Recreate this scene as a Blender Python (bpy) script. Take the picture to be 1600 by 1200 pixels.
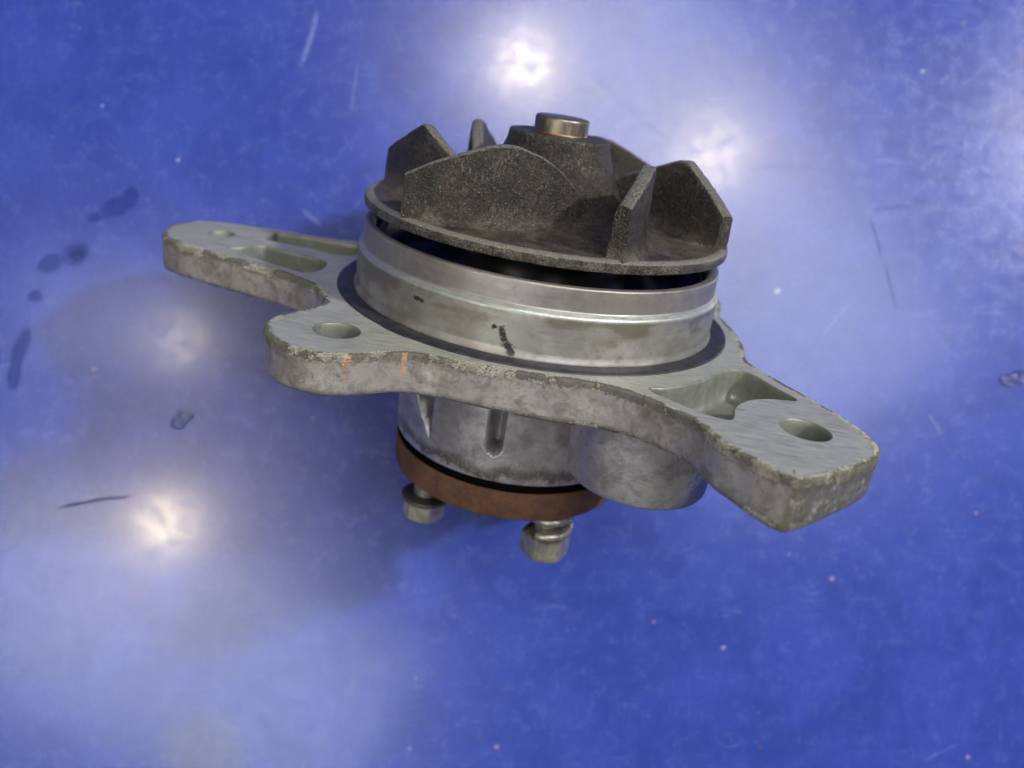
import bpy, bmesh, math, random
from mathutils import Vector, Matrix, noise
from mathutils.geometry import delaunay_2d_cdt
random.seed(7)
for o in list(bpy.data.objects): bpy.data.objects.remove(o)
SC = bpy.context.scene
COL = SC.collection
PI = math.pi
MM = 0.001
H = 0.3065                      # lens above the table (m)

# ------------------------------------------------------------------ camera
cam_d = bpy.data.cameras.new('camera'); cam = bpy.data.objects.new('camera', cam_d); COL.objects.link(cam)
cam.location = (0, 0, H); cam.rotation_euler = (0, 0, 0)
cam_d.sensor_width = 36.0; cam_d.lens = 29.25
cam_d.clip_start = 0.005; cam_d.clip_end = 50
cam_d.dof.use_dof = True; cam_d.dof.focus_distance = 0.200; cam_d.dof.aperture_fstop = 9.5
SC.camera = cam

# ------------------------------------------------------------------ world: a dim grey workshop room
W = bpy.data.worlds.new('World'); SC.world = W; W.use_nodes = True
wn = W.node_tree.nodes; wl = W.node_tree.links
bg = wn['Background']; bg.inputs['Strength'].default_value = 0.20
wtc = wn.new('ShaderNodeTexCoord'); wno = wn.new('ShaderNodeTexNoise'); wno.inputs['Scale'].default_value = 1.6; wno.inputs['Detail'].default_value = 2
wr = wn.new('ShaderNodeValToRGB'); wr.color_ramp.elements[0].position = .35; wr.color_ramp.elements[1].position = .68
wr.color_ramp.elements[0].color = (.20, .22, .21, 1); wr.color_ramp.elements[1].color = (1.0, .98, .95, 1)
wl.new(wtc.outputs['Generated'], wno.inputs['Vector']); wl.new(wno.outputs['Fac'], wr.inputs['Fac']); wl.new(wr.outputs['Color'], bg.inputs['Color'])

# ------------------------------------------------------------------ lamps of the workshop ceiling
def lamp(name, loc, size, watt, color, shape='DISK', size_y=None, rot=0.0, spread=180):
    d = bpy.data.lights.new(name, 'AREA'); d.shape = shape; d.size = size
    if size_y: d.size_y = size_y
    d.energy = watt; d.color = color; d.spread = math.radians(spread)
    o = bpy.data.objects.new(name, d); COL.objects.link(o); o.location = loc
    o.rotation_euler = (0, 0, rot)
    if abs(loc[0]) > 1: o.rotation_euler = (Vector((0, 0, 0))-Vector(loc)).to_track_quat('-Z', 'Y').to_euler()
    return o
WARM = (1.0, .84, .54); COOL = (.90, .94, 1.0); NEUT = (1, .97, .92)
lamp('ceiling_bulb', (.028, .70, 1.5), .11, 3.1, WARM)
lamp('ceiling_bulb', (.435, .50, 1.5), .14, 2.2, WARM)
lamp('ceiling_bulb', (-.75, -.30, 1.5), .10, 2.8, WARM)
lamp('ceiling_bulb', (-.72, .09, 1.5), .10, .9, WARM)
lamp('ceiling_lamp', (1.72, .66, 1.5), .17, 50, NEUT)
lamp('ceiling_panel', (.42, .42, 1.6), 1.25, 15, COOL, 'RECTANGLE', .60, math.radians(-54))
lamp('ceiling_panel', (-.79, -.61, 1.6), 1.05, 9, COOL, 'RECTANGLE', .50, math.radians(-26))
lamp('ceiling_panel', (-.90, .15, 1.6), .42, 1.2, COOL, 'RECTANGLE', .22, 0)

SC.view_settings.view_transform = 'Standard'; SC.view_settings.look = 'None'
SC.view_settings.exposure = 0.0; SC.view_settings.gamma = 1.0
SC.render.engine = 'CYCLES'

# ------------------------------------------------------------------ node helper
class NT:
    def __init__(s, name):
        s.m = bpy.data.materials.new(name); s.m.use_nodes = True
        s.t = s.m.node_tree; s.n = s.t.nodes; s.l = s.t.links
        s.b = s.n['Principled BSDF']
        s.tc = s.n.new('ShaderNodeTexCoord')
        mp = s.n.new('ShaderNodeMapping'); mp.inputs['Scale'].default_value = (1000,)*3
        s.l.new(s.tc.outputs['Object'], mp.inputs['Vector']); s.v = mp.outputs['Vector']     # millimetres
    def lk(s, a, sock):
        if isinstance(a, (int, float)): sock.default_value = (a, a, a, 1) if sock.type == 'RGBA' else a
        elif isinstance(a, tuple): sock.default_value = a if len(a) != 3 or sock.type == 'VECTOR' else (*a, 1)
        else: s.l.new(a, sock)
    def noise(s, scale, detail=4, rough=.55, dist=0, vec=None, stretch=None, off=None):
        v = vec or s.v
        if stretch or off:
            mp = s.n.new('ShaderNodeMapping'); mp.inputs['Scale'].default_value = stretch or (1, 1, 1)
            if off: mp.inputs['Location'].default_value = off
            s.l.new(v, mp.inputs['Vector']); v = mp.outputs['Vector']
        n = s.n.new('ShaderNodeTexNoise'); n.inputs['Scale'].default_value = scale; n.inputs['Detail'].default_value = detail
        n.inputs['Roughness'].default_value = rough; n.inputs['Distortion'].default_value = dist
        s.l.new(v, n.inputs['Vector']); return n.outputs['Fac']
    def voro(s, scale, out='Distance', vec=None, feature='F1'):
        n = s.n.new('ShaderNodeTexVoronoi'); n.inputs['Scale'].default_value = scale; n.feature = feature
        s.l.new(vec or s.v, n.inputs['Vector']); return n.outputs[out]
    def ramp(s, f, a, b, lo=0., hi=1., smooth=True):
        n = s.n.new('ShaderNodeMapRange'); n.interpolation_type = 'SMOOTHSTEP' if smooth else 'LINEAR'
        s.lk(f, n.inputs['Value']); n.inputs['From Min'].default_value = a; n.inputs['From Max'].default_value = b
        n.inputs['To Min'].default_value = lo; n.inputs['To Max'].default_value = hi; return n.outputs['Result']
    def math(s, op, a, b=0., c=None):
        n = s.n.new('ShaderNodeMath'); n.operation = op; s.lk(a, n.inputs[0]); s.lk(b, n.inputs[1])
        if c is not None: s.lk(c, n.inputs[2])
        return n.outputs[0]
    def mul(s, a, b): return s.math('MULTIPLY', a, b)
    def add(s, a, b): return s.math('ADD', a, b)
    def mx(s, a, b): return s.math('MAXIMUM', a, b)
    def mix(s, f, a, b):
        n = s.n.new('ShaderNodeMix'); n.data_type = 'RGBA'; s.lk(f, n.inputs['Factor']); 
        s.lk(a, n.inputs[6]); s.lk(b, n.inputs[7]); return n.outputs[2]
    def sep(s, v=None):
        n = s.n.new('ShaderNodeSeparateXYZ'); s.l.new(v or s.v, n.inputs[0]); return n.outputs
    def comb(s, x, y, z):
        n = s.n.new('ShaderNodeCombineXYZ'); s.lk(x, n.inputs[0]); s.lk(y, n.inputs[1]); s.lk(z, n.inputs[2]); return n.outputs[0]
    def attr(s, name):
        n = s.n.new('ShaderNodeAttribute'); n.attribute_name = name; return n.outputs['Fac']
    def bump(s, h, strength, dist, prev=None):
        n = s.n.new('ShaderNodeBump'); n.inputs['Strength'].default_value = strength; n.inputs['Distance'].default_value = dist*MM
        s.lk(h, n.inputs['Height'])
        if prev is not None: s.l.new(prev, n.inputs['Normal'])
        return n.outputs[0]
    def out(s, col=None, rough=None, metal=None, normal=None, coat=None, coat_rough=None, spec=None):
        for k, v in (('Base Color', col), ('Roughness', rough), ('Metallic', metal), ('Coat Weight', coat), ('Coat Roughness', coat_rough), ('Specular IOR Level', spec)):
            if v is not None: s.lk(v, s.b.inputs[k])
        if normal is not None: s.l.new(normal, s.b.inputs['Normal'])
        return s.m
    def spot(s, xy, px, py, rx, ry, ang=0, edge=.35, nz=None, amp=.35):
        """soft blob mask, centred px,py (mm), radii rx,ry, wobbling with noise"""
        c, q = math.cos(ang), math.sin(ang)
        dx = s.math('SUBTRACT', xy[0], px); dy = s.math('SUBTRACT', xy[1], py)
        u = s.add(s.mul(dx, c/rx), s.mul(dy, q/rx)); w = s.add(s.mul(dx, -q/ry), s.mul(dy, c/ry))
        d = s.math('SQRT', s.add(s.mul(u, u), s.mul(w, w)))
        if nz is not None: d = s.add(d, s.mul(s.math('SUBTRACT', nz, .5), amp*2))
        return s.ramp(d, 1-edge, 1+edge, 1, 0)

# ------------------------------------------------------------------ materials
def px2mm(u, v): return ((u-800)/1300*H*1000, (600-v)/1300*H*1000)

def mat_table():
    t = NT('blue_plastic'); xy = t.sep()
    big = t.noise(.035, 5, .6, .6); mid = t.noise(.16, 6, .62, .4, off=(30, 9, 0)); fine = t.noise(1.1, 5, .65); grain = t.noise(2.6, 3, .6)
    col = t.mix(t.ramp(big, .36, .66), (.024, .045, .275), (.032, .058, .33))
    col = t.mix(t.ramp(mid, .50, .74, 0, .14), col, (.10, .15, .50))
    col = t.mix(t.ramp(fine, .56, .76, 0, .12), col, (.16, .22, .55))
    col = t.mix(t.ramp(t.noise(.55, 6, .7, off=(80, 3, 0)), .60, .74, 0, .22), col, (.018, .03, .20))
    rough = t.add(t.ramp(mid, .3, .7, .18, .26), t.ramp(fine, .3, .7, -.04, .06))
    # thin scratches: ridges of stretched, bent noise in several directions
    scr = None
    for k, (a, sc, th) in enumerate(((.35, .30, .006), (1.25, .22, .007), (2.3, .26, .005), (2.9, .2, .005))):
        mp = t.n.new('ShaderNodeMapping'); mp.inputs['Rotation'].default_value = (0, 0, a); mp.inputs['Scale'].default_value = (.05, 1, 1)
        mp.inputs['Location'].default_value = (k*13.7, k*5.1, 0)
        mp.vector_type = 'POINT'; t.l.new(t.v, mp.inputs['Vector'])
        n = t.noise(sc, 2, .5, .5, vec=mp.outputs['Vector'])
        line = t.ramp(t.math('ABSOLUTE', t.math('SUBTRACT', n, .5)), 0, th, 1, 0)
        gate = t.ramp(t.noise(.05, 3, .6, off=(k*31, 7, 0)), .54, .66)
        line = t.mul(line, gate); scr = line if scr is None else t.mx(scr, line)
    col = t.mix(t.mul(scr, .16), col, (.34, .38, .62))
    # individual marks seen in the photo
    nz = t.noise(.5, 5, .6); line_mask = None
    def line(u0, v0, u1, v1, w, col2, f, bend=0):
        nonlocal col, line_mask
        x0, y0 = px2mm(u0, v0); x1, y1 = px2mm(u1, v1); L = math.hypot(x1-x0, y1-y0); a = math.atan2(y1-y0, x1-x0)
        c, q = math.cos(a), math.sin(a); mx_, my_ = (x0+x1)/2, (y0+y1)/2
        dx = t.math('SUBTRACT', xy[0], mx_); dy = t.math('SUBTRACT', xy[1], my_)
        p = t.add(t.mul(dx, 2*c/L), t.mul(dy, 2*q/L)); r = t.add(t.mul(dx, -q), t.mul(dy, c))
        r = t.add(r, t.mul(t.mul(p, p), bend)); r = t.add(r, t.mul(t.math('SUBTRACT', t.noise(.25, 2), .5), .8))
        m = t.mul(t.ramp(t.math('ABSOLUTE', r), w*.3, w, 1, 0), t.ramp(t.math('ABSOLUTE', p), .55, 1, 1, 0))
        m = t.mul(t.mul(m, t.ramp(nz, .25, .50)), f*.9); col = t.mix(m, col, col2)
        if col2[0] < .15: line_mask = m if line_mask is None else t.mx(line_mask, m)
    line(75, 794, 222, 770, .85, (.012, .018, .07), .85, 1.2)
    line(500, 10, 470, 110, 1.3, (.28, .34, .66), .34, .6)
    line(560, 90, 548, 180, .8, (.28, .34, .66), .2)
    line(470, 325, 505, 355, 1.1, (.28, .34, .66), .25)
    line(1358, 330, 1380, 410, .7, (.03, .05, .2), .6, .5); line(1380, 400, 1405, 500, 1.0, (.03, .05, .22), .45)
    line(1358, 330, 1415, 322, .9, (.03, .05, .22), .45); line(1130, 262, 1300, 258, .8, (.06, .08, .25), .4)
    line(1280, 530, 1330, 470, .6, (.34, .40, .7), .22); line(1450, 645, 1472, 680, .5, (.36, .38, .6), .3)
    line(300, 390, 250, 620, .5, (.05, .07, .3), .35); line(900, 100, 1080, 250, .6, (.07, .09, .28), .35)
    line(560, 700, 720, 735, .6, (.10, .13, .45), .3); line(1440, 1190, 1500, 1160, .5, (.3, .33, .6), .2)
    # damp stains
    st = None; dull = t.mul(line_mask, 1.0)
    for (u, v, a, b, an) in ((185, 322, 7.5, 3.6, .45), (205, 305, 3.2, 3.0, 0), (147, 340, 2.6, 2.0, .4), (78, 412, 5, 3.4, .5), (118, 398, 5.5, 4.2, .3), (32, 545, 2.8, 8.5, -.35), (22, 585, 2.6, 6, -.1), (55, 463, 2.8, 2.4, 0)):
        x, y = px2mm(u, v); m = t.spot(xy, x, y, a, b, an, .22, nz, .45); st = m if st is None else t.mx(st, m)
    col = t.mix(t.mul(st, .6), col, (.010, .024, .16)); dull = t.mx(dull, t.mul(st, .5)); rough = t.mul(rough, t.ramp(st, 0, 1, 1, .8))
    grime = t.mul(t.spot(xy, *px2mm(320, 1180), 14, 16, .3, .6, nz, .7), .45); col = t.mix(grime, col, (.09, .10, .13))
    for (u, v, r, c2) in ((675, 1050, 1.0, (.20, .10, .08)), (1188, 1167, .9, (.16, .08, .07)), (650, 1060, .8, (.45, .4, .55)), (640, 1170, .8, (.5, .42, .5)), (776, 1167, 1.0, (.55, .36, .30)), (1130, 1012, 1.0, (.5, .5, .6)),
                        (1300, 904, 1.1, (.5, .36, .35)), (1022, 971, .8, (.45, .35, .45)), (1525, 802, .8, (.45, .28, .25)), (1233, 866, .7, (.3, .35, .6)), (489, 653, .9, (.30, .22, .32)), (147, 577, .9, (.55, .4, .35)), (1512, 1183, .8, (.6, .5, .5)),
                        (1442, 111, .9, (.5, .5, .6)), (1520, 438, 1.0, (.03, .03, .08)), (1541, 485, .9, (.03, .03, .08)), (370, 822, 1.2, (.03, .04, .1)), (258, 893, 1.6, (.05, .07, .1)), (1215, 455, 1.4, (.62, .62, .66)), (160, 165, .8, (.4, .4, .6)), (1314, 274, 1.0, (.04, .05, .1)), (278, 250, .9, (.4, .45, .7)), (1505, 37, 1.4, (.12, .13, .2)), (1480, 120, 1.2, (.14, .14, .24))):
        col = t.mix(t.mul(t.spot(xy, *px2mm(u, v), r*.8, r*.6, .4, .5, nz, .6), .5), col, c2)
    # dust flecks
    d = t.voro(.22); sel = t.voro(.22, 'Color')
    fl = t.mul(t.ramp(d, .04, .10, 1, 0), t.ramp(t.sep(sel)[0], .90, .94)); col = t.mix(t.mul(fl, .35), col, (.32, .34, .50))
    scuff = t.noise(.9, 4, .65, stretch=(1, .12, 1), off=(5, 5, 0)); col = t.mix(t.ramp(scuff, .56, .72, 0, .16), col, (.20, .25, .55)); nrm = t.bump(grain, .45, .07); nrm = t.bump(scuff, .35, .06, nrm); nrm = t.bump(fine, .40, .12, nrm); nrm = t.bump(mid, .09, .8, nrm); nrm = t.bump(scr, -.25, .05, nrm)
    keep = t.ramp(dull, 0, 1, 1, 0)
    return t.out(col, rough, 0., nrm, t.mul(keep, .45), t.ramp(mid, .3, .7, .12, .18), t.mul(keep, .5))

def crust(t, col, rough, metal, mask, light=(.46, .47, .38)):
    """pale and dark oxide scale broken up by noise where mask is high"""
    n1 = t.noise(.8, 9, .82); n2 = t.noise(2.2, 6, .75, off=(9, 4, 2)); n3 = t.noise(1.1, 9, .82, off=(40, 4, 2)); gate = t.noise(.13, 5, .65, off=(11, 71, 5))
    k = t.ramp(t.add(t.mul(mask, t.ramp(gate, .40, .60, .06, .56)), t.mul(n1, .75)), .58, .66)
    kd = t.ramp(t.add(t.mul(mask, t.ramp(gate, .60, .40, .16, .44)), t.mul(n3, .8)), .61, .68)
    c1 = t.mix(t.ramp(n2, .44, .54), (.10, .10, .085), light)
    c1 = t.mix(t.ramp(t.noise(.4, 3, off=(5, 5, 5)), .52, .62, 0, .5), c1, (.34, .34, .20))
    col = t.mix(t.mul(k, .8), col, c1); col = t.mix(t.mul(kd, .85), col, (.035, .035, .032))
    kk = t.mx(k, kd)
    return col, t.mix(kk, rough, .85), t.mul(metal, t.ramp(kk, 0, 1, 1, .1)), k, kd, n2

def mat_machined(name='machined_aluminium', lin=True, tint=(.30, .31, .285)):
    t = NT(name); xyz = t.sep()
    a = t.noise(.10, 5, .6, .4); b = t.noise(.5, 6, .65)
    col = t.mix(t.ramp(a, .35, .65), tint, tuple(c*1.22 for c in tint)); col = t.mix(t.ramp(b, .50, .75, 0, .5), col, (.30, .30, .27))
    col = t.mix(t.ramp(t.noise(.07, 4, .6, off=(60, 2, 0)), .55, .7, 0, .4), col, (.34, .36, .38))
    tool = t.noise(2.2, 3, .6, stretch=(.06, 1, 1)) if lin else t.noise(2.6, 3, .6, stretch=(.04, .04, 1))
    rough = t.add(t.ramp(b, .3, .7, .42, .58), t.ramp(tool, .3, .7, -.06, .06)); col = t.mix(t.ramp(tool, .42, .60, 0, .6), col, (.47, .47, .41)) if lin else col; col = t.mix(t.ramp(tool, .44, .34, 0, .5), col, (.16, .16, .13)) if lin else col
    pit = t.mul(t.ramp(t.noise(1.3, 6, .7, off=(3, 30, 0)), .66, .72), t.ramp(t.noise(.12, 3), .45, .6))
    col = t.mix(t.mul(pit, .8), col, (.06, .06, .055))
    col, rough, metal, k, kd, n2 = crust(t, col, rough, .40, t.attr('edge'))
    n = t.bump(tool, .30, .03); n = t.bump(b, .25, .08, n); n = t.bump(t.mul(k, n2), .8, .35, n)
    return t.out(col, rough, metal, n)

def mat_cast():
    t = NT('cast_aluminium'); xyz = t.sep()
    a = t.noise(.08, 5, .62, .5); b = t.noise(.45, 7, .7); c = t.noise(2.5, 5, .7)
    col = t.mix(t.ramp(a, .36, .64), (.285, .26, .24), (.41, .38, .36)); col = t.mix(t.ramp(b, .48, .70, 0, .75), col, (.15, .14, .125))
    col = t.mix(t.ramp(t.noise(.06, 3, .6, off=(15, 22, 8)), .5, .66, 0, .6), col, (.33, .33, .36))
    pit = t.ramp(t.voro(.55), .05, .12, 1, 0); pit = t.mul(pit, t.ramp(t.noise(.3, 3, off=(1, 9, 4)), .5, .6)); col = t.mix(pit, col, (.03, .03, .03))
    z = xyz[2]
    top = t.ramp(z, -4.5, 0, 0, 1); bot = t.ramp(z, -10.9, -8.6, .75, 0)
    mask = t.mx(top, bot)
    rough = t.ramp(b, .3, .7, .42, .60)
    col, rough, metal, k, kd, n2 = crust(t, col, rough, .55, mask, (.52, .50, .41))
    gr = t.ramp(t.add(t.noise(.22, 7, .75, .6, off=(8, 3, 31)), t.mul(mask, .10)), .47, .62); col = t.mix(t.mul(gr, .55), col, (.13, .12, .10))
    endf = t.mul(t.ramp(t.math('SUBTRACT', xyz[0], xyz[1]), 145.5, 148.5), t.ramp(t.noise(.5, 7, .75, off=(3, 3, 3)), .36, .50)); col = t.mix(t.mul(endf, .75), col, (.085, .085, .06))
    sp = t.mul(t.ramp(t.noise(1.5, 8, .8, off=(5, 31, 3)), .60, .68), t.ramp(t.noise(.12, 4, .6, off=(2, 31, 3)), .42, .58)); col = t.mix(t.mul(sp, .8), col, (.05, .048, .04))
    sp2 = t.mul(t.ramp(t.noise(1.3, 8, .8, off=(25, 1, 3)), .61, .68), t.ramp(t.noise(.10, 4, .6, off=(2, 61, 9)), .44, .6)); col = t.mix(t.mul(sp2, .7), col, (.50, .49, .43))
    # two rusty orange rub marks on the front ear
    nz = t.noise(.8, 5, .7)
    w1 = t.mul(t.ramp(t.math('ABSOLUTE', t.add(t.math('SUBTRACT', xyz[0], -27.0), t.mul(t.math('SUBTRACT', nz, .5), 1.0))), .25, .75, 1, 0), t.mul(t.ramp(z, -8, -4), t.ramp(nz, .38, .5)))
    w2 = t.mul(t.ramp(t.math('ABSOLUTE', t.add(t.math('SUBTRACT', xyz[0], -38.4), t.mul(t.math('SUBTRACT', nz, .5), 2.5))), .4, 1.2, 1, 0), t.mul(t.ramp(z, -7, -4.5), t.ramp(nz, .47, .55)))
    front = t.ramp(xyz[1], -58, -57, 1, 0)
    col = t.mix(t.mul(t.mul(t.mx(w1, w2), front), .65), col, (.60, .31, .16))
    n = t.bump(c, .35, .06); n = t.bump(b, .45, .30, n); n = t.bump(t.mul(k, n2), .9, .5, n); n = t.bump(kd, -.5, .2, n)
    return t.out(col, rough, metal, n)

def mat_housing():
    t = NT('cast_housing_aluminium'); xyz = t.sep()
    a = t.noise(.09, 4, .6, .4); b = t.noise(.5, 7, .7); c = t.noise(2.2, 5, .7)
    col = t.mix(t.ramp(a, .36, .64), (.36, .34, .36), (.50, .47, .49)); col = t.mix(t.ramp(b, .52, .74, 0, .6), col, (.22, .20, .19))
    z = t.add(xyz[2], t.mul(t.math('SUBTRACT', t.noise(.13, 5, .7), .5), 9))
    band = t.mul(t.ramp(z, -40.2, -36.5, 1, 0), t.ramp(z, -42.2, -40.5)); col = t.mix(t.mul(band, .85), col, (.095, .09, .08))
    gr = t.ramp(t.noise(.16, 7, .75, .5, off=(8, 3, 31)), .46, .64); col = t.mix(t.mul(gr, .45), col, (.15, .14, .13)); boss_shade = t.mul(t.ramp(t.add(t.math('SUBTRACT', xyz[0], t.mul(z, .9)), t.mul(gr, 5)), 68, 74), t.ramp(xyz[0], 30, 36)); col = t.mix(t.mul(boss_shade, .6), col, (.10, .09, .085))  # grime, then shadow on the boss's lower right painted into the colour
    oxi = t.mul(t.ramp(t.noise(1.1, 6, .7, off=(2, 2, 2)), .54, .62), t.ramp(z, -41.5, -38, 1, 0)); col = t.mix(t.mul(oxi, .8), col, (.50, .48, .42))
    pit = t.mul(t.ramp(t.voro(.6), .05, .13, 1, 0), t.ramp(t.noise(.3, 3), .48, .6)); col = t.mix(pit, col, (.04, .04, .04))
    n = t.bump(c, .3, .06); n = t.bump(b, .45, .25, n)
    return t.out(col, t.ramp(b, .3, .7, .28, .48), .65, n)

def mat_collar():
    t = NT('turned_aluminium'); xyz = t.sep()
    r_ = t.noise(.06, 4, .6, .6); b = t.noise(.35, 6, .65, .3); tool = t.noise(3.2, 3, .6, stretch=(.03, .03, 1))
    z = xyz[2]; zz = t.add(z, t.mul(t.math('SUBTRACT', r_, .5), 1.2))
    col = t.mix(t.ramp(r_, .38, .62), (.23, .22, .20), (.31, .31, .285))
    col = t.mix(t.mul(t.ramp(zz, 12.5, 13.2), .55), col, (.27, .24, .24))            # duller brownish upper band
    brown = t.mul(t.ramp(t.noise(.075, 3, .5, off=(20, 8, 3), stretch=(1, 1, 2.5)), .46, .58), t.mul(t.ramp(zz, 12.4, 11.6), t.ramp(zz, 5.0, 8.2)))
    col = t.mix(t.mul(brown, .7), col, (.165, .145, .105))
    pale = t.mul(t.ramp(t.noise(.09, 4, .6, off=(4, 48, 3)), .52, .62), t.ramp(zz, 10, 5, 0, 1)); col = t.mix(t.mul(pale, .5), col, (.42, .40, .40))
    bead = t.mul(t.ramp(t.noise(1.4, 5, .7, off=(1, 17, 1)), .56, .64), t.mul(t.ramp(z, 11.2, 11.8), t.ramp(z, 12.9, 12.2))); col = t.mix(bead, col, (.62, .64, .60)); gs = t.mul(t.ramp(t.noise(.5, 8, .8, off=(6, 2, 2)), .54, .66), .45); col = t.mix(gs, col, (.15, .14, .12))
    sh = t.mul(t.ramp(z, 11.0, 11.6), t.ramp(z, 13.2, 12.6)); col = t.mix(t.mul(sh, .6), col, (.42, .46, .45))
    # dark flecks and the black smear
    fle = t.mul(t.ramp(t.noise(1.6, 6, .72, off=(7, 7, 1)), .67, .72), t.ramp(t.noise(.10, 3, off=(2, 5, 1)), .5, .62)); col = t.mix(fle, col, (.05, .05, .045))
    nz = t.noise(.9, 7, .75)
    nf = t.noise(2.6, 6, .8, off=(1, 2, 3)); xw = t.add(xyz[0], t.mul(t.math('SUBTRACT', nz, .5), 2.6))
    front = t.ramp(xyz[1], -40, -38, 1, 0)
    def streak(x0, z0, x1, z1, w):
        L = math.hypot(x1-x0, z1-z0); c, q = (x1-x0)/L, (z1-z0)/L
        dx = t.math('SUBTRACT', xw, (x0+x1)/2); dz = t.math('SUBTRACT', z, (z0+z1)/2)
        p = t.add(t.mul(dx, c*2/L), t.mul(dz, q*2/L)); rr = t.add(t.mul(dx, -q), t.mul(dz, c))
        rr = t.add(rr, t.add(t.mul(t.math('SUBTRACT', nz, .5), 1.4), t.mul(t.math('SUBTRACT', nf, .5), 2.6)))
        return t.mul(t.mul(t.ramp(t.math('ABSOLUTE', rr), w*.6, w*1.15, 1, 0), t.ramp(t.math('ABSOLUTE', p), .7, 1.1, 1, 0)), t.mul(front, t.ramp(nf, .30, .38)))
    smear = t.mx(streak(-6.6, 7.6, -4.8, 3.6, .62), streak(-5.0, 3.8, -2.3, 1.0, .85))
    smear = t.mx(smear, streak(-8.4, 7.4, -7.7, 6.6, .5)); smear = t.mx(smear, streak(-29.2, 8.6, -25.8, 8.2, .45)); smear = t.mx(smear, streak(-39.5, 5.0, -39.0, 2.6, .5))
    col = t.mix(smear, col, (.012, .012, .012))
    rough = t.mix(smear, t.add(t.ramp(b, .3, .7, .38, .52), t.ramp(tool, .3, .7, -.05, .05)), .6)
    n = t.bump(tool, .22, .03); n = t.bump(b, .18, .10, n); n = t.bump(smear, .7, .3, n)
    return t.out(col, rough, t.mul(t.ramp(smear, 0, 1, 1, 0), .68), n)

def mat_iron():
    t = NT('cast_iron'); 
    a = t.noise(.12, 5, .65); g = t.noise(1.5, 5, .7); f = t.noise(3.6, 3, .7); v = t.voro(1.7)
    col = t.mix(t.ramp(a, .35, .65), (.026, .023, .019), (.056, .049, .040)); col = t.mix(t.ramp(t.noise(.25, 5, .6, off=(3, 1, 6)), .55, .68, 0, .5), col, (.075, .045, .032))
    col = t.mix(t.ramp(g, .60, .74, 0, .8), col, (.19, .18, .15)); col = t.mix(t.ramp(g, .30, .42, .7, 0), col, (.014, .013, .012))
    cell = t.sep(t.voro(2.3, 'Color')); glint = t.mul(t.ramp(cell[0], .70, .85), t.ramp(t.voro(2.3), .12, .30, 1, 0)); col = t.mix(t.mul(glint, .9), col, (.50, .49, .45))  # sparkle of the iron grain put into the colour as pale flecks
    c2 = t.sep(t.voro(1.25, 'Color')); col = t.mix(t.ramp(c2[1], .2, .9, .55, 0), col, (.010, .009, .008))
    z = t.sep()[2]; dust = t.mul(t.ramp(z, 30.5, 26.5), t.ramp(t.noise(.16, 6, .75, .4, off=(14, 6, 2)), .38, .62)); dust = t.mul(dust, t.ramp(g, .38, .60, .25, 1)); col = t.mix(t.mul(dust, .7), col, (.20, .18, .14))
    scuff = t.mul(t.ramp(t.noise(.14, 4, .6, off=(33, 6, 20)), .46, .62), t.ramp(t.noise(1.9, 5, .75, stretch=(1, 1, .35)), .50, .66)); col = t.mix(t.mul(scuff, .65), col, (.24, .225, .19))
    pale_edge = t.attr('edge'); wm = t.ramp(t.add(t.mul(pale_edge, .5), t.mul(g, .7)), .58, .78); col = t.mix(t.mul(wm, .75), col, (.28, .27, .23))  # paler along the rim, hub and blade-top edges
    n = t.bump(g, 1.0, .75); n = t.bump(f, .9, .22, n); n = t.bump(v, .6, .35, n)
    return t.out(col, t.ramp(f, .35, .65, .30, .58), .35, n, spec=.6)

def mat_shaft():
    t = NT('tarnished_steel'); xyz = t.sep(); b = t.noise(.35, 5, .6, .4); s_ = t.noise(.9, 4, .6, stretch=(1, 1, .15))
    col = t.mix(t.ramp(b, .4, .62), (.25, .215, .18), (.20, .18, .13)); col = t.mix(t.ramp(xyz[2], 48.8, 47.8, 0, .9), col, (.33, .17, .06))
    col = t.mix(t.ramp(s_, .55, .7, 0, .5), col, (.45, .39, .32))
    return t.out(col, t.ramp(s_, .3, .7, .34, .48), .9, t.bump(b, .15, .08))

def mat_rust():
    t = NT('rusty_iron'); a = t.noise(.12, 5, .65, .4); f = t.noise(1.6, 6, .7)
    col = t.mix(t.ramp(a, .36, .64), (.060, .025, .015), (.110, .050, .026)); col = t.mix(t.ramp(f, .5, .72, 0, .8), col, (.17, .085, .045)); col = t.mix(t.ramp(f, .32, .44, .4, 0), col, (.08, .035, .025))
    n = t.bump(f, .8, .25)
    return t.out(col, .78, .05, n)

def mat_zinc():
    t = NT('zinc_plated_steel'); b = t.noise(.5, 6, .65); f = t.noise(2.2, 4)
    col = t.mix(t.ramp(b, .4, .62), (.42, .41, .36), (.28, .26, .22)); col = t.mix(t.ramp(t.noise(.8, 5, .7, off=(3, 3, 3)), .60, .68, 0, .85), col, (.07, .055, .04))
    return t.out(col, t.ramp(f, .3, .7, .28, .5), .75, t.bump(f, .3, .06))

def mat_rubber():
    t = NT('black_rubber'); f = t.noise(1.0, 6, .7); a = t.noise(.25, 4, .6)
    col = t.mix(t.ramp(a, .4, .6), (.018, .019, .024), (.030, .031, .038)); col = t.mix(t.mul(t.ramp(f, .66, .71), t.ramp(a, .5, .6)), col, (.30, .22, .18))
    return t.out(col, t.ramp(f, .3, .7, .42, .6), 0., t.bump(f, .25, .06), spec=.3)

def mat_flat(name, c, r, m=0.): return NT(name).out(c, r, m)

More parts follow.
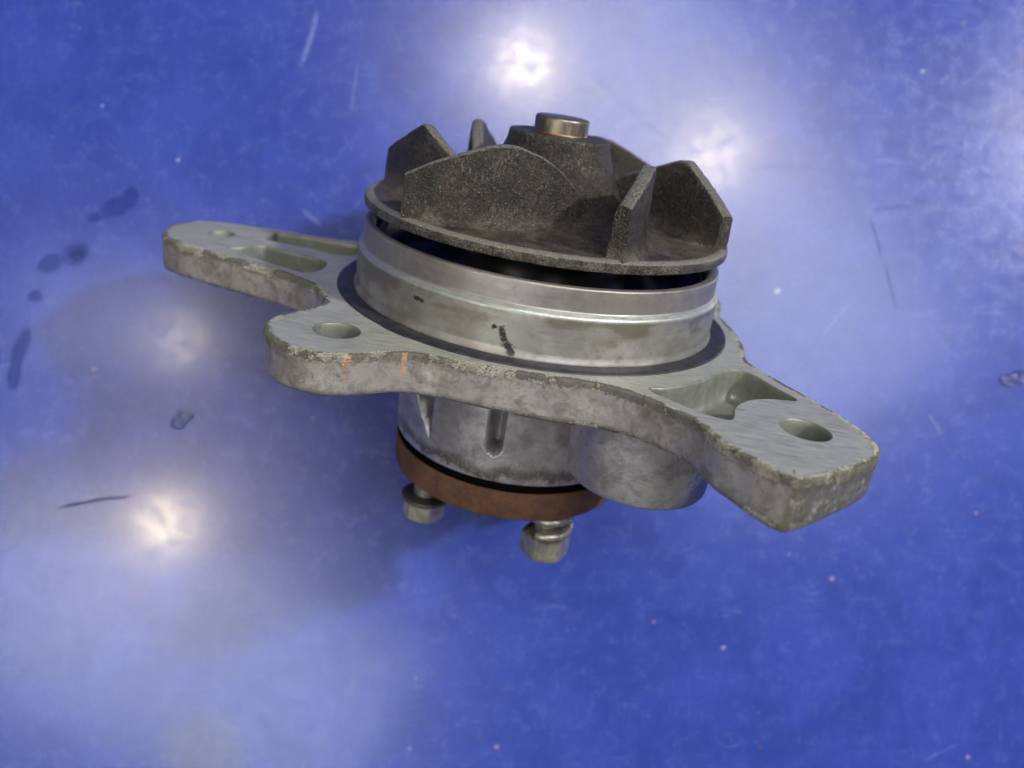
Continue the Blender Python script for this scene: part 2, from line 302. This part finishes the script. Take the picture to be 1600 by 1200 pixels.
M = dict(table=mat_table(), machined=mat_machined(), cast=mat_cast(), housing=mat_housing(), collar=mat_collar(), iron=mat_iron(),
         shaft=mat_shaft(), rust=mat_rust(), zinc=mat_zinc(), rubber=mat_rubber(), dark=mat_flat('dark_seal', (.012, .012, .015), .35),
         pocket=mat_machined('shaded_pocket_aluminium', False, (.165, .175, .155)))  # darker tint puts the shade of the deep pockets into the colour
def mat_water():
    t = NT('water'); t.b.inputs['Transmission Weight'].default_value = 1; t.b.inputs['IOR'].default_value = 1.33
    return t.out((1, 1, 1), .03, 0.)
M['water'] = mat_water()

# ------------------------------------------------------------------ mesh helpers (all shapes in pump millimetres, scaled to metres)
def link(name, verts, faces, mats, parent=None, smooth=True, fm=None, edge=None, flat=None, sharp=None):
    me = bpy.data.meshes.new(name); me.from_pydata([(x*MM, y*MM, z*MM) for x, y, z in verts], [], faces)
    for m in (mats if isinstance(mats, list) else [mats]): me.materials.append(m)
    me.polygons.foreach_set('use_smooth', [smooth]*len(me.polygons))
    if fm: me.polygons.foreach_set('material_index', fm)
    if flat: 
        for i in flat: me.polygons[i].use_smooth = False
    if edge is not None:
        at = me.attributes.new('edge', 'FLOAT', 'POINT'); at.data.foreach_set('value', edge)
    me.update()
    bm = bmesh.new(); bm.from_mesh(me); bmesh.ops.recalc_face_normals(bm, faces=bm.faces); bm.to_mesh(me); bm.free()
    if sharp is not None: me.set_sharp_from_angle(angle=math.radians(sharp))
    o = bpy.data.objects.new(name, me); COL.objects.link(o)
    if parent: o.parent = parent
    return o

def lathe(profile, n=160, fn=None, cx=0, cy=0):
    V = []; F = []; m = len(profile)
    for i in range(n):
        a = 2*PI*i/n
        for (r, z) in profile:
            rr, zz = fn(a, r, z) if fn else (r, z)
            V.append((cx+rr*math.cos(a), cy+rr*math.sin(a), zz))
    for i in range(n):
        j = (i+1) % n
        for k in range(m-1): F.append((i*m+k, j*m+k, j*m+k+1, i*m+k+1))
    return V, F

def round_profile(pts, seg=4):
    """pts: (r, z, radius) -> polyline with rounded corners"""
    out = []
    for i, p in enumerate(pts):
        rad = p[2] if len(p) > 2 else 0
        P = Vector(p[:2])
        if rad <= 0 or i in (0, len(pts)-1): out.append(tuple(P)); continue
        A = Vector(pts[i-1][:2]); B = Vector(pts[i+1][:2])
        da = (A-P); db = (B-P); ra = min(rad, da.length*.49); rb = min(rad, db.length*.49)
        a = P+da.normalized()*ra; b = P+db.normalized()*rb
        for k in range(seg+1):
            t = k/seg; out.append(tuple(a*(1-t)**2+P*2*t*(1-t)+b*t*t))
    return out

def catmull(pts, step=.8):
    n = len(pts); dense = []
    for i in range(n):
        p0, p1, p2, p3 = [Vector(pts[(i+k-1) % n]) for k in range(4)]
        t0 = 0; t1 = t0+(p1-p0).length**.5; t2 = t1+(p2-p1).length**.5; t3 = t2+(p3-p2).length**.5
        for s in range(16):
            t = t1+(t2-t1)*s/16
            a1 = p0*((t1-t)/(t1-t0))+p1*((t-t0)/(t1-t0)); a2 = p1*((t2-t)/(t2-t1))+p2*((t-t1)/(t2-t1)); a3 = p2*((t3-t)/(t3-t2))+p3*((t-t2)/(t3-t2))
            b1 = a1*((t2-t)/(t2-t0))+a2*((t-t0)/(t2-t0)); b2 = a2*((t3-t)/(t3-t1))+a3*((t-t1)/(t3-t1))
            dense.append(b1*((t2-t)/(t2-t1))+b2*((t-t1)/(t2-t1)))
    L = [0]
    for i in range(len(dense)): L.append(L[-1]+(dense[(i+1) % len(dense)]-dense[i]).length)
    N = max(8, int(L[-1]/step)); out = []; k = 0
    for i in range(N):
        d = L[-1]*i/N
        while L[k+1] < d: k += 1
        f = (d-L[k])/max(1e-9, L[k+1]-L[k]); out.append(dense[k].lerp(dense[(k+1) % len(dense)], f))
    if sum(out[i].x*out[(i+1) % N].y-out[(i+1) % N].x*out[i].y for i in range(N)) < 0: out.reverse()
    return out

def inset(loop, d):
    n = len(loop); out = []
    for i in range(n):
        t = (loop[(i+1) % n]-loop[i-1]).normalized(); nn = Vector((-t.y, t.x)); out.append(loop[i]+nn*d)
    return out

def inside(p, loop):
    c = False; j = len(loop)-1
    for i in range(len(loop)):
        a, b = loop[i], loop[j]
        if (a.y > p.y) != (b.y > p.y) and p.x < (b.x-a.x)*(p.y-a.y)/(b.y-a.y)+a.x: c = not c
        j = i
    return c

def fill(loops_in, z):
    """triangulate region inside loops_in[0] and outside the others"""
    vs = []; es = []
    for lp in loops_in:
        b = len(vs); vs += [Vector((p.x, p.y)) for p in lp]; es += [(b+i, b+(i+1) % len(lp)) for i in range(len(lp))]
    r = delaunay_2d_cdt(vs, es, [], 0, 1e-5); ov, of = r[0], r[2]
    F = []
    for f in of:
        c = sum((ov[i] for i in f), Vector((0, 0)))/len(f)
        if inside(c, loops_in[0]) and not any(inside(c, h) for h in loops_in[1:]): F.append(tuple(f))
    return [(v.x, v.y, z) for v in ov], F

# ================================================================== TABLE
V = []; F = []
def tabletop():
    s = .9
    bm = bmesh.new(); bmesh.ops.create_cube(bm, size=1)
    for v in bm.verts: v.co = Vector((v.co.x*1.8, v.co.y*1.5, (v.co.z-.5)*.025))
    bmesh.ops.bevel(bm, geom=bm.edges[:], offset=.004, segments=3, affect='EDGES')
    me = bpy.data.meshes.new('table'); bm.to_mesh(me); bm.free(); me.materials.append(M['table'])
    o = bpy.data.objects.new('table', me); COL.objects.link(o); o['kind'] = 'structure'; o['label'] = 'blue scuffed glossy plastic table top'
tabletop()

# ================================================================== PUMP
ROT = Matrix(((0.986573, 0.069251, 0.147915), (0.16311, -0.371472, -0.914004), (-0.00835, 0.925858, -0.37778)))
CP = Vector((0.0, -237.536, 69.319))
D = Matrix(((1, 0, 0), (0, -1, 0), (0, 0, -1)))
Rw = D @ ROT; Tw = -(Rw @ CP)*MM + Vector((0, 0, H))
pump = bpy.data.objects.new('water_pump', None); COL.objects.link(pump); pump.empty_display_size = .02
pump.matrix_world = Matrix.Translation(Tw) @ Rw.to_4x4()
pump['label'] = 'used engine water pump with dark iron impeller and weathered aluminium flange on blue table'
pump['category'] = 'water pump'

# ---- flange plate -------------------------------------------------
OUT = [(-115.9, 11.5), (-113.0, 3.6), (-107.3, -0.4), (-97.9, -4.3), (-90.1, -7.0), (-81.6, -9.8), (-69.7, -13.8), (-62.5, -18.2), (-57.6, -23.5), (-54.8, -28.8), (-53.6, -33.2), (-54.9, -38.5),
       (-58.4, -43.8), (-61.0, -49.8), (-61.2, -55.5), (-59.2, -61.0), (-55.3, -65.3), (-49.3, -68.2), (-42.2, -68.4), (-37.2, -66.2), (-32.2, -62.6), (-28.0, -60.2), (-24.7, -59.3), (-19.3, -59.3), (-10.2, -59.9), (-2, -60), (6.8, -59.8), (15.8, -59.2), (21.7, -60.0), (29.8, -63.6), (35.0, -67.6), (38.6, -71.0), (41.2, -76),
       (43.4, -80.8), (47.1, -84.7), (50.5, -88.2), (53.4, -91.0), (55.6, -92.2), (57.8, -91.8), (62.9, -88.6), (68.8, -83.8), (74.2, -78.9), (78.0, -74.5), (79.9, -69.8), (79.8, -64.5), (79.0, -60.4), (75.9, -53.6), (71.6, -46), (65.1, -35.3), (60.4, -27.0), (59.6, -21.5), (60.6, -14.5), (60.9, -9.3), (60.8, 0), (59.5, 10.5), (58.8, 17),
       (60.5, 26), (61.8, 36), (60.5, 44), (56, 51), (49, 56), (41, 57.5), (32, 56.5), (20, 58.5), (8, 60.5), (-6, 61), (-16, 60.5), (-26, 61.5), (-35, 61), (-42, 55), (-47, 46), (-52, 39.5), (-61.1, 35.2), (-70.5, 34.4), (-84.4, 33.6), (-98.3, 32.6), (-108, 30.6), (-113.5, 26.5), (-116.4, 19.0)]
P_R = [(30.2, -56.2), (33.5, -54.8), (38.8, -50.8), (45.0, -44.2), (49.6, -37.6), (52.2, -34.3), (55.2, -32.6), (58.2, -34.0), (60.2, -36.8), (63.4, -42.3), (66.6, -46.9), (66.6, -48.6), (64.0, -49.2), (59.5, -50.3), (54.6, -53.0), (51.2, -56.8), (49.2, -61.0), (48.4, -65.0), (47.4, -67.2), (45.4, -67.6), (41.0, -65.8), (34.2, -61.2), (30.8, -58.6)]
P_L1 = [(-87.0, 26.8), (-86.6, 28.6), (-85.2, 29.2), (-81, 29.9), (-72.8, 30.3), (-64, 30.4), (-58.8, 29.2), (-57.2, 24), (-58.0, 17), (-60.5, 14.8), (-64.0, 14.5), (-72.5, 16.9), (-80.3, 17.6), (-85.4, 17.9), (-86.8, 18.6), (-87.0, 20.4)]
P_L2 = [(-92.6, 2.1), (-90.8, 4.2), (-88.5, 6.6), (-86.2, 10.2), (-84.6, 11.4), (-82.6, 10.9), (-76.7, 9.4), (-70, 7.8), (-65.9, 6.4), (-63.2, 3.9), (-62.3, -0.7), (-62.8, -6), (-64.6, -9.6), (-67.3, -10.2), (-70.0, -9.3), (-78.1, -5.6), (-82.2, -3.9), (-87.8, -1.3), (-91.6, .4)]
HOLES = [(-44.9, -52.2, 5.3), (64.3, -65.9, 5.5), (-100.3, 16.9, 3.7)]
def thick(x, y): return 10.6 + 2.0*math.exp(-((x-55)**2+(y+92)**2)/14**2) + 1.3*math.exp(-((x-12)**2+(y+58)**2)/18**2)
def nz3(x, y, z, s): return noise.noise(Vector((x*s, y*s, z*s)))
def build_plate():
    V = []; Fc = []; fm = []; E = []; flat = []
    lo = catmull(OUT, .7); n = len(lo)
    # nibbled top edge: bevel width wanders with noise
    rows = [(4.2, 0, 0), (2.0, 0, .4), (.95, 0, 1), (.42, -.14, 1), (.12, -.45, 1), (0, -1.0, 1)] 
    ins = {r[0]: inset(lo, r[0]) for r in rows}
    ring_idx = []
    for (d, z, e) in rows:
        L = ins[d]; idx = []
        for i, p in enumerate(L):
            k = .5+.7*max(0, nz3(lo[i].x, lo[i].y, 3, .35)+.25*nz3(lo[i].x, lo[i].y, 9, 1.3))
            q = lo[i].lerp(p, k) if .05 < d < 1.5 else p
            w = .10*nz3(q.x, q.y, z, .8) if z < 0 else 0
            idx.append(len(V)); V.append((q.x+w, q.y+w, z*k if z < 0 else z)); E.append(e)
        ring_idx.append(idx)
    for a in range(1, 11):
        idx = []
        for i, p in enumerate(lo):
            T = thick(p.x, p.y); f = a/10; z = -1.0-(T-2.2)*f
            w = .16*nz3(p.x, p.y, z, .28)+.09*nz3(p.x, p.y, z, 1.1)
            nn = (ins[.95][i]-p).normalized(); q = p-nn*(w-.5*f*.6)
            idx.append(len(V)); V.append((q.x, q.y, z)); E.append(0)
        ring_idx.append(idx)
    for (d, up) in ((.45, .45), (1.3, .1), (2.2, 0)):
        idx = []
        for i, p in enumerate(lo):
            nn = (ins[.95][i]-p).normalized(); q = p+nn*(d+.2); idx.append(len(V)); V.append((q.x, q.y, -thick(p.x, p.y)+up+.06*nz3(p.x, p.y, 5, .9))); E.append(0)
        ring_idx.append(idx)
    for r in range(len(ring_idx)-1):
        A, B = ring_idx[r], ring_idx[r+1]
        for i in range(n):
            j = (i+1) % n; Fc.append((A[i], A[j], B[j], B[i])); fm.append(0 if r < 2 else 1)
    # pockets and bolt holes
    tops = []; bots = []
    circ = lambda x, y, r, m=40: [Vector((x+r*math.cos(2*PI*i/m), y+r*math.sin(2*PI*i/m))) for i in range(m)]
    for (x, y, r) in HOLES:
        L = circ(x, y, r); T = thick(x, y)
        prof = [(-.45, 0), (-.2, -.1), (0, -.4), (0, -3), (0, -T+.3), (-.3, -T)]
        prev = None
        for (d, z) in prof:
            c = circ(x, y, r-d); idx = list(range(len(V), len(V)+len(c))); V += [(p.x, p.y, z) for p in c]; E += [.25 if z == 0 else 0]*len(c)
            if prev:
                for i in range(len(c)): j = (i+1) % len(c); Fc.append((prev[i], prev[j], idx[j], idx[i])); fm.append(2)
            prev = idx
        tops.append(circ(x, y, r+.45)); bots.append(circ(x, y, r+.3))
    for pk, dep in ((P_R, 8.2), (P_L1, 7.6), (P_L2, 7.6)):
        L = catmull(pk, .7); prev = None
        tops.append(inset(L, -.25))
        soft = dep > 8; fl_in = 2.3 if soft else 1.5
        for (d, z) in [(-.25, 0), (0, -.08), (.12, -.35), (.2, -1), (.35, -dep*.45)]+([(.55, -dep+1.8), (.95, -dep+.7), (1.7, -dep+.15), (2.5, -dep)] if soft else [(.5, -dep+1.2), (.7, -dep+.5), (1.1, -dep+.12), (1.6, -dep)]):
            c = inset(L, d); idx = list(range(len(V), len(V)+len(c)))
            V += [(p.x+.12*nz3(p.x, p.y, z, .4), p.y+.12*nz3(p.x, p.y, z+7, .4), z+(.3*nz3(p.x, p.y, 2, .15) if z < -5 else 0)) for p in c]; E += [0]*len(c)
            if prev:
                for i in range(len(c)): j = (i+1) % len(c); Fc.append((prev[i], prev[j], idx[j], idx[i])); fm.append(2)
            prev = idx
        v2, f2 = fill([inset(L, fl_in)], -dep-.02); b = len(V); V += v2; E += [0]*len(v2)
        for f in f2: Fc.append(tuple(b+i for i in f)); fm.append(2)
    v2, f2 = fill([[Vector(V[i][:2]) for i in ring_idx[0]]]+tops, 0); b = len(V); V += v2; E += [0]*len(v2)
    for f in f2: flat.append(len(Fc)); Fc.append(tuple(b+i for i in f)); fm.append(0)
    # underside
    lb = [Vector(V[i][:2]) for i in ring_idx[-1]]
    v2, f2 = fill([lb]+bots, 0); b = len(V); V += [(x, y, -thick(x, y)) for x, y, z in v2]; E += [0]*len(v2)
    for f in f2: Fc.append(tuple(b+i for i in f)); fm.append(1)
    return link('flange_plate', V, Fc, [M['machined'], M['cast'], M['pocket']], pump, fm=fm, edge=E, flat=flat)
build_plate()

# ---- collar, gasket, cavity ---------------------------------------
prof = round_profile([(51.0, -1), (52.4, .2, .5), (51.9, 1.6, .8), (51.75, 2.3, .3), (51.8, 6), (51.8, 9), (51.8, 11.9, .5), (50.9, 12.7, .4), (50.5, 13.1, .3), (50.5, 16), (50.5, 19.0, .7), (48.6, 19.0, .5), (47.6, 18.2, .4), (47.4, 10), (47.2, 3, 1), (44, 2.4), (12, 2.2)], 4)
V, F = lathe(prof, 220, lambda a, r, z: (r+(.05*nz3(r*math.cos(a), r*math.sin(a), z, .5)+.05*nz3(r*math.cos(a), r*math.sin(a), z, 2) if 11 < z < 13.4 or z > 18 else 0), z))
link('collar', V, F, M['collar'], pump)
V, F = lathe(round_profile([(51.2, -.3), (52.2, .35, .3), (54, .62), (56.6, .55, .5), (57.15, -.4)], 3), 200,
             lambda a, r, z: (r+(.35 if r > 56.5 and 0 < (a*57.3-232) < 9 else 0)+.06*nz3(math.cos(a)*57, math.sin(a)*57, 0, .4), z))
link('gasket', V, F, M['rubber'], pump)
V, F = lathe(round_profile([(46.9, 2.5), (46.9, 15.8), (45.9, 16.2, .3), (45.2, 8), (26, 7.5), (24, 14, 1), (22, 19, 1), (12, 20)], 3), 120)
link('inner_seal', V, F, M['dark'], pump)

# ---- impeller ------------------------------------------------------
iron_fn = lambda a, r, z: (r*(1+.0016*nz3(r*math.cos(a), r*math.sin(a), z, .5))+.10*nz3(r*math.cos(a), r*math.sin(a), z, .9), z+.10*nz3(r*math.cos(a)+5, r*math.sin(a), z, .8))
prof = round_profile([(7.0, 48.0), (9, 48.0), (12, 47.9), (13.9, 47.7, .5), (14.3, 45, .5), (15.2, 42.5, .8), (16.6, 39.5, 1), (17.8, 36.5, 1), (19.4, 33.4, 1), (22, 30.4, 1.5), (26, 28.1, 1.5), (32, 26.6, 2), (38, 26.1), (44, 26.0), (48, 26.15), (49.8, 26.3, .4), (51.1, 25.6, .5), (51.2, 24.6), (51.1, 23.3, .4), (49.5, 23.0), (40, 22.6), (10, 22)], 3)
V, F = lathe(prof, 260, iron_fn)
E = [1.0 if 49.2 < math.hypot(v[0], v[1]) < 51.0 and v[2] > 25.3 else (.5 if math.hypot(v[0], v[1]) > 13.3 and v[2] > 47 else 0.) for v in V]
imp = link('impeller', V, F, M['iron'], pump, edge=E)
# blade centre line (outward face) and height profile, t = 0 at the rim
CL = [(-35.2, -36.4), (-29, -36.2), (-22, -35.4), (-15, -33.8), (-8, -31.0), (-1, -27.3), (5, -23.4), (11, -18.2)]
def lerp_tab(tab, t):
    for (a, x), (b, y) in zip(tab, tab[1:]):
        if t <= b: return x+(y-x)*(t-a)/(b-a)
    return tab[-1][1]
HP = [(0, 36.4), (.14, 39.9), (.3, 43.3), (.42, 45.5), (.5, 46.2), (.57, 46.0), (.68, 44.2), (.8, 41), (.9, 37), (.96, 33), (1, 29)]
HP6 = [(0, 35.6), (.2, 39.8), (.40, 45.0), (.43, 45.0), (.58, 40.5), (.75, 35), (1, 28)]
HP2 = [(0, 38.6), (.15, 42.2), (.30, 45.8), (.38, 46.6), (.46, 46.0), (.58, 43), (.76, 38.6), (1, 28)]
HP3 = [(0, 35.2), (.15, 39.3), (.30, 43.6), (.39, 46.3), (.46, 45.8), (.58, 43), (.76, 38.6), (1, 28)]
def blade(deg, hp, name='blade'):
    import math as m
    ca, sa = m.cos(m.radians(deg)), m.sin(m.radians(deg)); NS = 44; V = []; F = []; E = []; ring = None
    pts = [Vector(p) for p in CL]
    def at(t):
        f = t*(len(pts)-1); i = min(int(f), len(pts)-2); u = f-i
        p0 = pts[i-1] if i else pts[0]*2-pts[1]; p1, p2 = pts[i], pts[i+1]; p3 = pts[i+2] if i+2 < len(pts) else p2*2-p1
        return (p1*2+(p2-p0)*u+(p0*2-p1*5+p2*4-p3)*u*u+(p1*3-p0-p2*3+p3)*u**3)*.5
    secs = []
    for k in range(NS+1):
        t = k/NS; p = at(t); q = (at(min(1, t+.01))-at(max(0, t-.01))).normalized(); out = Vector((q.y, -q.x))     # outward (away from hub)
        zt = lerp_tab(hp, t); w = 3.9; fl = min(1, t*7)
        zb = 25.2; hgt = zt-zb
        row = [(3.4*fl, zb), (2.0*fl, 26.5), (1.0*fl, 27.6), (.25*fl, 29.2)] + [(-.03*s, 28.6+(hgt-4.6)*s/7) for s in range(1, 7)] + [(-.15, zt-.9), (-.4, zt-.35), (-.9, zt-.05), (-w*.5, zt+.05), (-w+.9, zt-.08), (-w+.4, zt-.4), (-w+.12, zt-1.0)] + \
              [(-w, zt-1.0-(hgt-4.6)*s/7) for s in range(1, 7)] + [(-w-.3*fl, 28.2), (-w-1.6*fl, 27.0), (-w-3.2*fl, 26.1), (-w-4.2*fl, zb)]
        secs.append(row)
        for (o_, z) in row:
            o_ += (1 if o_ > -w*.5 else -1 if o_ < -w*.5 else 0)*.8*(.25+.75*fl)*max(0, (zt-z)/(zt-25))
            x = p.x+out.x*o_; y = p.y+out.y*o_
            if z > zt: z = zt
            d = .16*nz3(x, y, z, .55)+.12*nz3(x, y, z, 1.7)
            x += out.x*d; y += out.y*d; z += .1*nz3(x, y, z+9, 1.2)
            V.append((x*ca-y*sa, x*sa+y*ca, z)); E.append(.75 if abs(z-zt) < .5 else 0.)
    m_ = len(secs[0])
    for k in range(NS):
        for i in range(m_-1): F.append((k*m_+i, k*m_+i+1, (k+1)*m_+i+1, (k+1)*m_+i))
    # end cap at rim, with its own vertices so the corner stays crisp
    for side in (0, NS):
        b = len(V); src = [V[side*m_+i] for i in range(m_)]; V += src; E += [.3]*m_
        h = m_//2
        for i in range(h-1+(m_ % 2)):
            j = m_-1-i
            if j-1 > i+1: F.append((b+i, b+i+1, b+j-1, b+j))
            elif j-1 == i+1: F.append((b+i, b+i+1, b+j))
    return link(name, V, F, M['iron'], imp, edge=E, sharp=50)
for deg, hp in ((0, HP), (66, HP2), (120, HP3), (180, HP), (250, HP), (-59, HP6)): blade(deg, hp)

# ---- shaft ---------------------------------------------------------
V, F = lathe(round_profile([(7.55, 46), (7.55, 47.8), (7.4, 48.3, .2), (7.4, 51.0), (7.35, 52.3, .9), (5.5, 52.45), (.01, 52.45)], 5), 96)
link('shaft', V, F, M['shaft'], pump)

# ---- lower housing with cast recesses -------------------------------
def sstep(a, b, x):
    t = max(0, min(1, (x-a)/(b-a))); return t*t*(3-2*t)
def house(a, r, z):
    if r < 20: return r, z
    deg = math.degrees(a)
    if deg > 180: deg -= 360
    d = 0
    # rounded slot
    c = -96.5; w = 4.0; half = w*(1 if z > -31 else math.sqrt(max(0, 1-((z+31)/-3.6)**2)))
    if half > .1: d += 8.5*math.sqrt(max(0, 1-((deg-c)/half)**2))*sstep(-34.9, -33.9, z)
    # tapering recess between webs
    f = max(0, min(1, (z+36.5)/14)); half = 8.0*f; c = -128.5-7.5*f
    if f > .02: d += 8.5*min(1, f*2.5)*math.sqrt(max(0, 1-((deg-c)/half)**2))
    r -= d; r += .10*nz3(r*math.cos(a), r*math.sin(a), z, .2)
    return r, z
prof = [(36.6, -10)]+[(36.4-.5*k/60, -10.5-.5*k) for k in range(60)]+round_profile([(35.9, -40.6), (35.75, -42.8, .6), (33.5, -43.0), (12, -43.0)], 4)
V, F = lathe(prof, 720, house)
link('housing', V, F, M['housing'], pump)
prof = round_profile([(19.6, -9), (19.3, -16), (19.0, -24), (18.8, -28.6), (18.6, -31.6, 1.3), (11, -31.9, 1), (.01, -32.0)], 5)
V, F = lathe(prof, 96, lambda a, r, z: (r+.15*nz3(r*math.cos(a), r*math.sin(a), z, .15), z), 34.4, -39)
link('outlet_boss', V, F, M['housing'], pump)
V, F = lathe(round_profile([(30, -42.5), (35.3, -43.1, .2), (35.3, -45.3, .1), (20, -45.33)], 2), 160)
link('bearing_seal', V, F, NT('black_gap').out((.003, .003, .003), .9, 0., spec=0.), pump)
V, F = lathe(round_profile([(10, -45.3), (34.6, -45.35), (35.6, -45.6, .35), (35.6, -50), (35.55, -54.0, .6), (34.3, -54.3), (8, -54.3)], 4), 200)
link('drive_flange', V, F, M['rust'], pump)

# ---- bolts ---------------------------------------------------------
def hexhead(z0, z1, af, rot):
    V = []; F = []; n = 48; R = af/2
    rows = [(z0, .86), (z0-.35, .99), (z0-.5, 1.0), ((z0+z1)/2, 1.0), (z1+1.0, 1.0), (z1+.55, .985), (z1, .88), (z1-.02, .01)]
    def rad(a, k, row):
        b = ((a-rot+PI/6) % (PI/3))-PI/6; rr = R/math.cos(b)
        lim = R*1.155*(1.0 if 1 < row < 5 else (.93 if row in (0, 6) else .98))
        return min(rr, lim)*(k if k < .5 else 1)
    for ri, (z, k) in enumerate(rows):
        for i in range(n): a = 2*PI*i/n; r = rad(a, k, ri)*(k if ri == 0 else 1); V.append((r*math.cos(a), r*math.sin(a), z))
    for ri in range(len(rows)-1):
        for i in range(n): j = (i+1) % n; F.append((ri*n+i, ri*n+j, (ri+1)*n+j, (ri+1)*n+i))
    return V, F
def shift(V, x, y): return [(a+x, b+y, c) for a, b, c in V]
def bolt(x, y, style, rot):
    V, F = lathe(round_profile([(3.9, -50)]+[(3.9-.35*(k % 2), -50.5-.45*k) for k in range(30)]+[(3.6, -65)], 1), 32)
    sh = link('bolt', shift(V, x, y), F, M['zinc'], pump)
    if style == 'flange':
        V, F = hexhead(-64.2, -70.4, 12.0, rot); link('head', shift(V, x, y), F, M['zinc'], sh, sharp=28)
        V, F = lathe(round_profile([(3.7, -62.9), (6.0, -63.1), (7.5, -63.4, .3), (7.5, -64.4, .3), (6.3, -65.2), (5, -65.3)], 3), 64); link('washer', shift(V, x, y), F, M['darkzinc'], sh, sharp=40)
    else:
        V, F = hexhead(-64.6, -71.2, 13.2, rot); link('head', shift(V, x, y), F, M['zinc'], sh, sharp=28)
        # spring washer: one and a half turns of square section wire
        V = []; F = []; N = 90; turns = 1.3
        for i in range(N+1):
            a = -2.2+2*PI*turns*i/N; zc = -63.4+6.6*i/N
            for k in range(10):
                b = 2*PI*k/10; cs, sn = math.cos(b), math.sin(b); e = .75
                r = 5.5+1.7*math.copysign(abs(cs)**e, cs); V.append((r*math.cos(a), r*math.sin(a), zc+1.35*math.copysign(abs(sn)**e, sn)))
        for i in range(N):
            for k in range(10): F.append((i*10+k, i*10+(k+1) % 10, (i+1)*10+(k+1) % 10, (i+1)*10+k))
        F.append(tuple(range(10))); F.append(tuple(N*10+k for k in range(10)))
        link('spring_washer', shift(V, x+.4, y), F, M['zinc'], sh)
M['darkzinc'] = mat_flat('darkened_steel', (.10, .095, .085), .4, .7)
bolt(-23, -12.5, 'flange', .35); bolt(15.4, -21, 'spring', .62)
bolt(22.5, 14, 'flange', .2); bolt(-13, 22.5, 'flange', .5)

# ================================================================== water drops on the table
def drop(label, u, v, blobs, group='water drops on the blue table'):
    x, y = px2mm(u, v); bm = bmesh.new()
    Vv = []; Ff = []
    for (dx, dy, r, h, el) in blobs:
        n = 28; b = len(Vv); m = 7
        for j in range(m):
            ph = (PI/2)*j/(m-1)
            for i in range(n):
                a = 2*PI*i/n; rr = r*math.cos(ph)*(1+.12*nz3(math.cos(a)*2+dx, math.sin(a)*2+dy, r, 1)); Vv.append((dx+rr*math.cos(a)*el, dy+rr*math.sin(a), max(.02, h*math.sin(ph)) if j < m-1 else h))
        for j in range(m-1):
            for i in range(n): k = (i+1) % n; Ff.append((b+j*n+i, b+j*n+k, b+(j+1)*n+k, b+(j+1)*n+i))
    o = link('water_drop', Vv, Ff, M['water'])
    o.location = (x*MM, y*MM, .00002); o['label'] = label; o['category'] = 'water drop'; o['group'] = group
drop('pair of merged clear water drops on the blue table left of the pump', 285, 655, [(-1.6, -1.4, 2.6, .9, 1.1), (1.5, 1.6, 2.5, .9, 1.15)])
drop('small clear water drop on the dark stain beyond the left flange arm', 121, 397, [(0, 0, 1.9, .7, 1.3)])
drop('wide clear water drop by the right edge of the blue table', 1582, 592, [(-2, -.6, 2.4, .8, 1.2), (2.3, .5, 2.6, .8, 1.3)])
